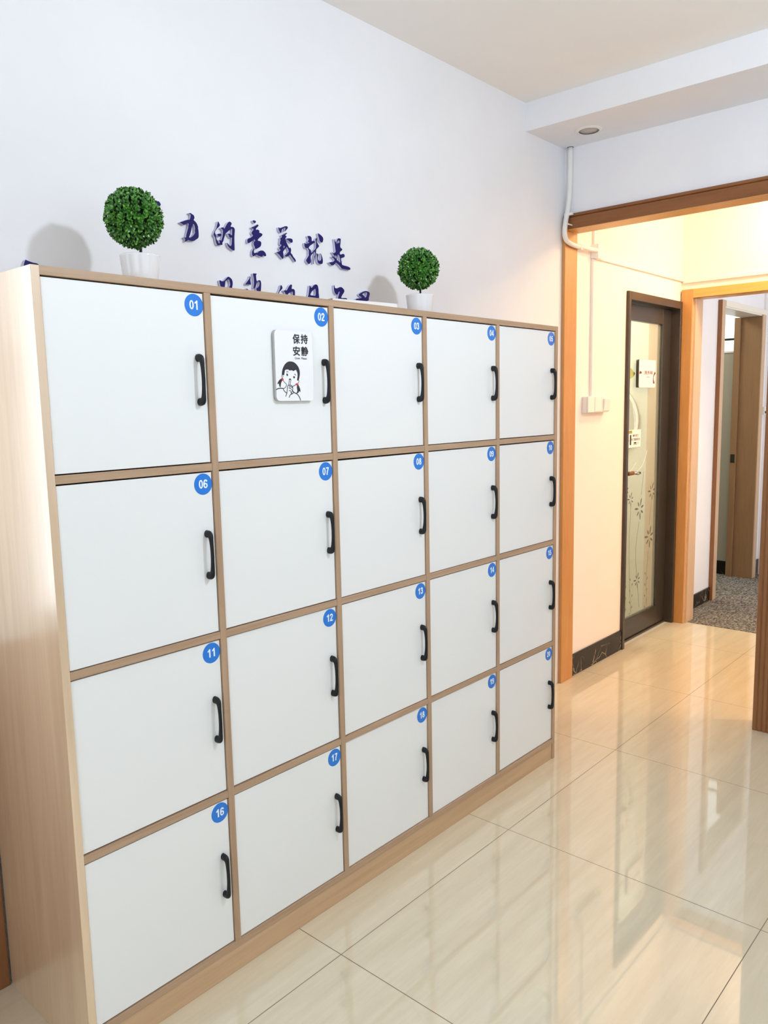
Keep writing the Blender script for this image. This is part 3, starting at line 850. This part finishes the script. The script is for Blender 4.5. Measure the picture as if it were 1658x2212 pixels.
letter('dark blue character with a tall stroke and a loose wedge, second in the lower row',
       [[(1095,230),(1118,260),(1115,350),(1128,480),(1060,470),(965,470),(1040,360),(1085,290)],
        [(1190,155),(1215,145),(1300,155),(1285,200),(1290,300),(1310,380),(1360,350),(1410,360),(1435,430),(1435,550),(1425,690),(1425,830),(1290,830),(1300,680),(1290,600),(1350,550),(1380,480),(1370,390),(1310,410),(1290,480),(1260,570),(1220,600),(1205,580),(1220,450),(1215,300),(1195,200)],
        [(985,615),(1010,605),(1060,640),(1060,740),(960,740)]], 460, 580, s, G2)
s = 7.536
letter('dark blue character 的 cut off by the cabinet top, third in the lower row',
       [[(120,90),(135,85),(150,130),(125,165),(100,195),(85,260),(70,260),(80,210),(105,150)],
        [(165,175),(200,165),(220,165),(250,110),(285,72),(305,85),(300,140),(330,145),(352,175),(352,245),(350,300),(318,300),(318,200),(300,190),(270,200),(240,230),(225,300),(195,300),(195,210)]], 590, 605, s, G2)
letter('dark blue character 日 cut off by the cabinet top, above door 02',
       [[(590,100),(600,90),(622,125),(660,85),(690,70),(720,85),(735,140),(738,200),(733,320),(565,320),(575,230),(585,150)],
        [(605,240),(625,190),(660,155),(685,150),(685,250),(640,250)]], 590, 605, s, G2)
letter('dark blue character above the left part of the flat white box, lower row',
       [[(985,95),(995,88),(1005,125),(1040,135),(1080,115),(1115,118),(1150,155),(1155,190),(1120,250),(1110,290),(1190,295),(1190,320),(1060,320),(1060,260),(1080,190),(1060,200),(1045,235),(1010,220),(990,170)]], 590, 605, s, G2)
letter('dark blue teardrop-shaped character above the white box, rightmost of the lower row',
       [[(1350,305),(1380,300),(1430,290),(1430,275),(1390,240),(1440,200),(1500,178),(1550,190),(1570,220),(1555,290),(1535,340),(1350,340)],
        [(1450,230),(1490,200),(1520,205),(1520,240),(1500,285),(1470,250)]], 590, 605, s, G2)
letter('dark wedge-shaped character tip showing over the top left corner of the cabinet',
       [[(185,545),(245,355),(300,370),(500,445),(700,500),(740,640),(600,760),(200,760)]], 40, 540, 16.58, G2)

# ------------------------------------------------------------------ topiary plants
def foliage_bm(c, rad, seed, n=560):
    rnd = random.Random(seed)
    bm = bmesh.new()
    for i in range(n):
        z = 1 - 2 * (i + 0.5) / n
        a = i * 2.399963 + rnd.uniform(-0.12, 0.12)
        q = math.sqrt(max(0, 1 - z * z))
        nrm = Vector((q * math.cos(a), q * math.sin(a), z + rnd.uniform(-0.04, 0.04))).normalized()
        base = c + nrm * rad * rnd.uniform(0.80, 0.93)
        t = nrm.orthogonal().normalized()
        t.rotate(Matrix.Rotation(rnd.uniform(0, 6.28), 3, nrm))
        for k in range(4):        # a little rosette of four cupped leaves
            dirn = (t * math.cos(k * math.pi / 2) + nrm.cross(t) * math.sin(k * math.pi / 2))
            out = (dirn * rnd.uniform(0.5, 1.0) + nrm * rnd.uniform(0.7, 1.2)).normalized()
            sd = out.cross(nrm.cross(dirn)).cross(out).normalized()
            sd = nrm.cross(dirn).normalized()
            ln, w = rnd.uniform(0.0085, 0.0135), rnd.uniform(0.0030, 0.0043)
            up = sd.cross(out).normalized()
            v0 = bm.verts.new(base)
            v1 = bm.verts.new(base + out * ln * 0.45 + sd * w + up * 0.0006)
            v2 = bm.verts.new(base + out * ln * 0.85 + sd * w * 0.75 + up * 0.0012)
            v3 = bm.verts.new(base + out * ln)
            v4 = bm.verts.new(base + out * ln * 0.85 - sd * w * 0.75 + up * 0.0012)
            v5 = bm.verts.new(base + out * ln * 0.45 - sd * w + up * 0.0006)
            v6 = bm.verts.new(base + out * ln * 0.6 - up * 0.0008)
            for tri in ((v0, v1, v6), (v1, v2, v6), (v2, v3, v6), (v3, v4, v6), (v4, v5, v6), (v5, v0, v6)):
                bm.faces.new(tri)
    return bm
def icosphere(c, rad):
    bm = bmesh.new()
    bmesh.ops.create_icosphere(bm, subdivisions=3, radius=rad, matrix=Matrix.Translation(c))
    return bm
ZTOP = ZT + h2
def topiary(label, x, y, dx, seed, tilt):
    t = thing('potted_topiary', label, 'potted plant', (x, y, ZTOP), 'artificial topiaries on the cabinet')
    prof = [(0, 0), (0.036, 0), (0.0385, 0.003), (0.043, 0.05), (0.0463, 0.081), (0.0468, 0.0845), (0.0455, 0.0855), (0.0435, 0.0835), (0.0405, 0.06), (0, 0.058)]
    obj('pot', lathe(prof, (x, y, ZTOP), 48), M['ceramic'], t, smooth=True)
    obj('filler', lathe([(0, 0.070), (0.020, 0.072), (0.0405, 0.070), (0.0405, 0.062), (0, 0.062)], (x, y, ZTOP), 32), M['soil'], t, smooth=True)
    c = Vector((x + dx, y, ZTOP + 0.170))
    obj('stem', tube([(x + 0.002, y, ZTOP + 0.06), (x + 0.004, y, ZTOP + 0.10), (x + dx * 0.6, y, ZTOP + 0.13)], [0.0036, 0.0034, 0.003], 10), M['stem'], t, smooth=True)
    fo = obj('foliage', foliage_bm(c, 0.0675, seed), M['leaf'], t)
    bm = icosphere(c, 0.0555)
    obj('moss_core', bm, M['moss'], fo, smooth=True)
topiary('green ball topiary in a white pot on the cabinet above door 01', 0.352, 0.2, -0.010, 3, 0)
topiary('green ball topiary in a white pot on the cabinet above door 04, the farther one', 1.409, 0.2, -0.006, 11, 0)

# flat white box on the cabinet top
bx = thing('flat_box', 'flat white box lying on the cabinet top left of the farther topiary', 'box', (1.09, 0.20, ZTOP))
a0, a1 = Vector((0.955, 0.160)), Vector((1.201, 0.122))
ex = (a1 - a0); L_ = ex.length; ex = ex / L_; ey = Vector((-ex.y, ex.x))
def obox(u0, u1, v0, v1, z0, z1):
    bm = bmesh.new()
    pr = [a0 + ex * u + ey * v for u, v in ((u0, v0), (u1, v0), (u1, v1), (u0, v1))]
    return prism_z([(p.x, p.y) for p in pr], z0, z1, bm)
obj('body', obox(0.0012, L_, 0, 0.19, ZTOP, ZTOP + 0.0335), M['paper'], bx)
e_ = obj('end_panel', obox(0, 0.0012, 0.0, 0.19, ZTOP, ZTOP + 0.0335), M['wood_reflect'], bx)
e_['label'] = 'box end coloured with the wood reflection'

# ------------------------------------------------------------------ glass door of the washroom
dg = bpy.data.objects.new('door_1', None); COL.objects.link(dg); dg.location = (3.838, 0.46, 0); dg['kind'] = 'structure'
obj('door_frame', B((3.465, 3.492, 0.402, 0.505, 0, 2.013), (4.183, 4.211, 0.402, 0.505, 0, 2.013), (3.492, 4.183, 0.402, 0.505, 1.968, 2.013),
                    (3.492, 4.183, 0.45, 0.505, 0, 0.012), bev=0.0025), M['bronze'], dg)
leaf = obj('door_leaf', B((3.495, 3.597, 0.458, 0.490, 0.016, 1.964), (4.055, 4.181, 0.458, 0.490, 0.016, 1.964),
                          (3.597, 4.055, 0.458, 0.490, 1.872, 1.964), (3.597, 4.055, 0.458, 0.490, 0.016, 0.132), bev=0.0025), M['leafmetal'], dg)
pane = obj('glass_pane', B((3.597, 4.055, 0.472, 0.477, 0.132, 1.872)), M['glass'], dg)
# etched flowers and stems on the pane
eb = bmesh.new()
YE = 0.4712
def petal(bm, x, z, ang, r0, r1, w):
    ca, sa = math.cos(ang), math.sin(ang)
    pts = []
    for t, q in ((0, 0), (0.3, 0.8), (0.65, 1.0), (0.9, 0.55), (1, 0), (0.9, -0.55), (0.65, -1.0), (0.3, -0.8)):
        rr = r0 + (r1 - r0) * t
        pts.append((x + rr * ca - q * w * sa, z + rr * sa + q * w * ca))
    shape_bm([pts], 0.0004, at=YE, bm=bm, mat=0)
def flower(x, z, rad):
    for k in range(7):
        petal(eb, x, z, math.radians(20 + k * 51.4), rad * 0.28, rad * (0.85 + 0.25 * (k % 2)), rad * 0.10)
for x, z, rad in ((3.622, 0.905, 0.040), (3.685, 0.845, 0.040), (3.815, 0.775, 0.062), (3.985, 0.865, 0.052), (3.962, 0.585, 0.064), (3.80, 0.34, 0.045)):
    flower(x, z, rad)
def vine(pts, w=0.0022):
    q = catmull(pts, 5, False)
    l, rr = [], []
    for i, p in enumerate(q):
        a, b = q[max(i - 1, 0)], q[min(i + 1, len(q) - 1)]
        tx, tz = b[0] - a[0], b[1] - a[1]
        k = math.hypot(tx, tz) or 1
        l.append((p[0] - tz / k * w / 2, p[1] + tx / k * w / 2)); rr.append((p[0] + tz / k * w / 2, p[1] - tx / k * w / 2))
    return l + rr[::-1]
for pts in ([(3.62, 0.87), (3.625, 0.5), (3.64, 0.15)], [(3.69, 0.81), (3.68, 0.5), (3.72, 0.14)], [(3.81, 0.70), (3.77, 0.5), (3.84, 0.16)],
            [(3.86, 1.0), (3.83, 0.86)], [(3.98, 0.80), (3.955, 0.66)], [(3.95, 0.50), (3.93, 0.3), (3.95, 0.15)]):
    shape_bm([vine(pts)], 0.0004, at=YE, bm=eb, mat=0)
rnd = random.Random(5)
for x in (3.63, 3.715, 3.93):
    for k in range(7):
        z = 0.15 + 0.035 * k
        petal(eb, x + (0.014 if k % 2 else -0.014), z, math.radians(60 if k % 2 else 120), -0.008, 0.012, 0.003)
for pts in ([(3.60, 1.475), (3.66, 1.44), (3.70, 1.36), (3.715, 1.27), (3.69, 1.18)], [(3.75, 1.06), (3.66, 1.00), (3.61, 0.93)],
            [(3.90, 1.12), (3.84, 1.04), (3.75, 1.0)]):
    shape_bm([vine(pts, 0.006)], 0.0004, at=YE, bm=eb, mat=1)
eo = obj('etched_pattern', eb, [M['etch'], M['etch_white']], pane)
# lever handle
lv = obj('lever_handle', tube([(3.565, 0.458, 1.012), (3.565, 0.430, 1.012), (3.570, 0.414, 1.012), (3.60, 0.408, 1.011), (3.64, 0.410, 1.004), (3.672, 0.416, 1.006)],
                              [0.010, 0.009, 0.010, 0.010, 0.0085, 0.009], 12), M['chrome'], dg, smooth=True)
obj('lever_plate', B((3.553, 3.577, 0.4545, 0.458, 0.93, 1.10), bev=0.001), M['chrome'], lv)
obj('lever_grip', tube([(3.508, 0.409, 1.0125), (3.570, 0.409, 1.0125)], 0.0115, 12), M['lever'], lv, smooth=True)

# signs on the glass
ws = thing('washroom_sign', 'thick white rounded washroom sign on the glass door', 'sign', (3.81, 0.455, 1.495))
bm = shape_bm([rrect(3.690, 3.922, 1.495, 1.655, 0.012)], 0.018, at=0.440)
for fc in bm.faces:
    fc.material_index = 0 if fc.normal.y < -0.9 else 1
obj('board', bm, [M['sign'], M['bronze']], ws)
tb = bmesh.new()
text_bm('洗手间', 3.762, 3.876, 1.570, 1.592, 0.0005, 0.4396, bold=0.02, bm=tb)
text_bm('TOILET', 3.79, 3.845, 1.553, 1.559, 0.0005, 0.4396, bm=tb)
obj('lettering', tb, M['maroon'], ws)
for kk, lp in (('woman_print', [(3.918, 1.583), (3.909, 1.588), (3.898, 1.578), (3.89, 1.565), (3.888, 1.555), (3.886, 1.545), (3.885, 1.53), (3.889, 1.520), (3.905, 1.518), (3.910, 1.523), (3.903, 1.532), (3.895, 1.545), (3.897, 1.560), (3.906, 1.570), (3.917, 1.575)]),
               ('man_print', [(3.696, 1.582), (3.706, 1.589), (3.722, 1.585), (3.727, 1.577), (3.712, 1.574), (3.697, 1.572)])):
    obj(kk, shape_bm([catmull(lp, 3)], 0.0005, at=0.4396), M['maroon'], ws)

nt = thing('door_notice', 'small white notice with a coloured header on the glass door, beside the lever handle', 'notice', (3.68, 0.468, 1.156))
obj('card', B((3.600, 3.800, 0.4685, 0.4718, 1.150, 1.252), bev=0.0008), M['paper'], nt)
pb = bmesh.new()
x = 3.606
for k, mi in enumerate((0, 0, 1, 1)):
    pb2 = B((x, x + 0.017, 0.4681, 0.4686, 1.232, 1.249))
    for fc in pb2.faces: fc.material_index = mi
    tmp = bpy.data.meshes.new('t'); pb2.to_mesh(tmp); pb2.free(); pb.from_mesh(tmp); bpy.data.meshes.remove(tmp)
    x += 0.0185
obj('header_print', pb, [M['orange'], M['green']], nt)
tb = bmesh.new()
text_bm('随手关门', 3.690, 3.765, 1.211, 1.226, 0.0005, 0.4681, bold=0.012, bm=tb)
text_bm('为了您和安全', 3.668, 3.788, 1.189, 1.204, 0.0005, 0.4681, bold=0.012, bm=tb)
bb = B((3.650, 3.668, 0.4680, 0.4686, 1.166, 1.224), (3.618, 3.630, 0.4680, 0.4686, 1.166, 1.190), (3.612, 3.636, 0.4680, 0.4686, 1.188, 1.196),
       (3.620, 3.632, 0.4680, 0.4686, 1.198, 1.210), (3.700, 3.745, 0.4680, 0.4686, 1.166, 1.169), (3.706, 3.738, 0.4680, 0.4686, 1.172, 1.180), (3.758, 3.762, 0.4680, 0.4686, 1.168, 1.180))
tmp = bpy.data.meshes.new('t'); bb.to_mesh(tmp); bb.free(); tb.from_mesh(tmp); bpy.data.meshes.remove(tmp)
obj('lettering', tb, M['ink'], nt)
tag(obj('leaf_sticker', shape_bm([catmull([(3.606, 1.585), (3.612, 1.60), (3.635, 1.607), (3.66, 1.601), (3.685, 1.588), (3.706, 1.577), (3.69, 1.562), (3.664, 1.550), (3.635, 1.546), (3.612, 1.556)], 3)], 0.001, at=0.4708), M['leafdecal']),
    'green leaf-shaped sticker on the glass left of the washroom sign', 'sticker')

# things inside the washroom, dim through the glass
mr = thing('oval_mirror', 'oval mirror on the washroom wall seen through the glass door', 'mirror', (4.17, 0.95, 1.0))
def ell(ry, rz, n=48):
    return [(0.95 + ry * math.cos(2 * math.pi * k / n), 1.29 + rz * math.sin(2 * math.pi * k / n)) for k in range(n)]
obj('mirror_rim', shape_bm([ell(0.30, 0.285), ell(0.282, 0.268)], 0.016, 'x', 4.167), M['sign'], mr)
obj('mirror_face', shape_bm([ell(0.282, 0.268)], 0.008, 'x', 4.175), M['mirror_face'], mr)
wb = thing('wash_basin', 'white wash basin under the oval mirror, behind the glass door', 'basin', (4.0, 0.95, 0))
prof = [(0, 0.70), (0.06, 0.70), (0.14, 0.76), (0.19, 0.84), (0.195, 0.855), (0.18, 0.855), (0.13, 0.79), (0, 0.75)]
obj('bowl', lathe(prof, (3.975, 0.95, 0), 36), M['ceramic'], wb, smooth=True)
obj('pedestal', lathe([(0, 0), (0.10, 0), (0.075, 0.10), (0.06, 0.4), (0.075, 0.712), (0, 0.712)], (3.99, 0.95, 0), 28), M['ceramic'], wb, smooth=True)
obj('tap', tube([(4.15, 0.95, 0.84), (4.15, 0.95, 0.93), (4.12, 0.95, 0.97), (4.04, 0.95, 0.96)], 0.011, 10), M['chrome'], wb, smooth=True)

# ------------------------------------------------------------------ conduit, trunking, switches
pc = thing('conduit_pipe', 'white bent conduit pipe running down from the beam corner to the junction box', 'pipe', (2.767, 0.391, 2.596))
path = [(2.767, 0.386, 2.596), (2.767, 0.387, 2.43), (2.757, 0.389, 2.325), (2.738, 0.390, 2.262), (2.728, 0.390, 2.215), (2.738, 0.390, 2.183), (2.775, 0.390, 2.168), (2.835, 0.390, 2.163), (2.92, 0.390, 2.165), (3.048, 0.391, 2.168)]
obj('pipe', tube(catmull(path, 5, False), 0.0115, 16), M['plastic'], pc, smooth=True)
obj('clip', B((2.744, 2.7585, 0.362, 0.404, 2.287, 2.299), bev=0.001), M['plastic'], pc)
obj('clip', B((2.722, 2.7585, 0.366, 0.372, 2.240, 2.246), bev=0.001), M['plastic'], pc)
obj('clip', B((2.872, 2.888, 0.380, YW, 2.150, 2.156), bev=0.001), M['plastic'], pc)
obj('ceiling_hole', lathe([(0, 0), (0.014, 0), (0.014, -0.0015), (0, -0.0015)], (2.767, 0.386, 2.596), 20), M['dark_inside'], pc)
jb = thing('junction_box', 'cream junction box on the hall wall at the end of the conduit pipe', 'junction box', (3.085, 0.40, 2.13))
obj('box_body', B((3.048, 3.118, 0.386, YW, 2.132, 2.200), bev=0.002), M['plastic'], jb)
obj('box_cover', B((3.050, 3.120, 0.380, 0.386, 2.130, 2.202), bev=0.002), M['plastic'], jb)
tag(obj('trunking_riser', B((3.062, 3.090, 0.408, YW, 2.202, 2.70), bev=0.002), M['plastic']), 'short upright strip of cable trunking above the junction box', 'cable trunking', 'cable trunking in the hall')
tag(obj('trunking_drop', B((3.050, 3.082, 0.405, YW, 1.446, 2.131), bev=0.002), M['plastic']), 'upright strip of cable trunking from junction box down to the light switches', 'cable trunking', 'cable trunking in the hall')
tag(obj('trunking_run', B((3.120, 4.229, 0.408, YW, 2.134, 2.156), bev=0.002), M['plastic']), 'level strip of cable trunking on the wall above the glass door', 'cable trunking', 'cable trunking in the hall')
tag(obj('trunking_run', B((4.217, 4.229, -2.0, 0.407, 2.122, 2.142), bev=0.002), M['plastic']), 'level strip of cable trunking above the far doorway', 'cable trunking', 'cable trunking in the hall')
for x0, x1, lb, rx in ((2.975, 3.122, 'plain light switch box under the trunking drop, the left of the pair', None), (3.126, 3.212, 'narrower light switch box with a tilted rocker, the right of the pair', 1)):
    sw = thing('light_switch', lb, 'light switch', ((x0 + x1) / 2, 0.40, 1.364), 'light switches in the hall')
    obj('back_box', B((x0, x1, 0.393, YW, 1.364, 1.446), bev=0.002), M['plastic'], sw)
    obj('face_plate', B((x0, x1, 0.385, 0.393, 1.366, 1.448), bev=0.003), M['plastic'], sw)
    if rx:
        bm = B((x0 + 0.012, x1 - 0.006, 0.377, 0.385, 1.372, 1.434), bev=0.002)
        for v in bm.verts:
            if v.co.y < 0.38: v.co.y -= (v.co.z - 1.40) * 0.12
        obj('rocker', bm, M['plastic'], sw)
    else:
        obj('rocker', B((x0 + 0.070, x1 - 0.004, 0.3825, 0.385, 1.370, 1.444), bev=0.001), M['plastic'], sw)
fs = thing('far_socket', 'white socket box with trunking on the far room wall beside the brown doorway', 'socket', (5.92, 0.42, 1.29))
obj('trunking_drop', B((5.895, 5.93, 0.415, YF, 1.35, 2.6), bev=0.002), M['plastic'], fs)
obj('socket_box', B((5.89, 5.965, 0.395, YF, 1.29, 1.35), bev=0.002), M['plastic'], fs)
obj('socket_hole', B((5.90, 5.955, 0.3945, 0.396, 1.30, 1.318)), M['ink'], fs)

# ------------------------------------------------------------------ lamps
dl = thing('downlight', 'round recessed downlight, unlit, in the underside of the ceiling beam', 'downlight', (2.612, 0.212, 2.596))
obj('bezel', lathe([(0.043, -0.0045), (0.057, -0.003), (0.060, 0.0), (0.043, 0.0)], (2.612, 0.212, 2.596), 48), M['plastic'], dl, smooth=True)
obj('lens', lathe([(0, -0.002), (0.043, -0.0025), (0.043, -0.0005), (0, -0.0005)], (2.612, 0.212, 2.596), 48), M['lens'], dl, smooth=True)

pl = thing('pendant_lamp', 'round white globe lamp under an added light-blocking dish shade, hanging in front of the lockers', 'lamp', (0.90, -1.45, H))
obj('canopy', lathe([(0, 0), (0.06, 0), (0.055, -0.02), (0.012, -0.03), (0, -0.03)], (0.90, -1.45, H), 32), M['plastic'], pl, smooth=True)
obj('rod', tube([(0.90, -1.45, H - 0.03), (0.90, -1.45, 2.455)], 0.006, 10), M['chrome'], pl, smooth=True)
obj('shade', lathe([(0.012, 0.085), (0.10, 0.062), (0.112, 0.050), (0.110, 0.049), (0.098, 0.058), (0.012, 0.080)], (0.90, -1.45, 2.40), 40), M['shade'], pl, smooth=True)  # dish added to block upward light and cut the ceiling bounce
obj('globe', icosphere(Vector((0.90, -1.45, 2.40)), 0.058), M['globe'], pl, smooth=True)

for hx, hy, hlab in ((3.85, -0.42, 'warm round ceiling lamp in the hall, before the far doorway'), (3.55, -1.55, 'unseen warm fill lamp added in the hall, round the corner to the right')):  # second lamp is unseen, added to even out the hall light
    hl = thing('hall_ceiling_lamp', hlab, 'lamp', (hx, hy, 2.70), 'hall ceiling lamps')
    obj('base', lathe([(0, 0), (0.11, 0), (0.11, -0.025), (0, -0.025)], (hx, hy, 2.70), 40), M['plastic'], hl, smooth=False)
    obj('diffuser', lathe([(0.10, -0.025), (0.098, -0.045), (0.07, -0.062), (0, -0.068)], (hx, hy, 2.70), 40), M['hallglow'], hl, smooth=True)
area('far_room_fill', (5.2, -2.1, 1.6), (0, 1, 0), 1.4, 1.6, FAR_W, (0.93, 0.97, 1.0))  # added soft panel standing in for daylight, no window here
area('bathroom_fill', (3.6, 1.2, 2.38), (0, 0, -1), 0.6, 0.6, 27.0, (1.0, 0.98, 0.88))  # added panel that brightens the glass pane from behind, no lamp known
area('back_room_fill', (5.1, 1.5, 2.68), (0, 0, -1), 0.7, 0.7, 26.0, (1.0, 0.97, 0.88))  # added panel that lifts the grey-green wall, no lamp known
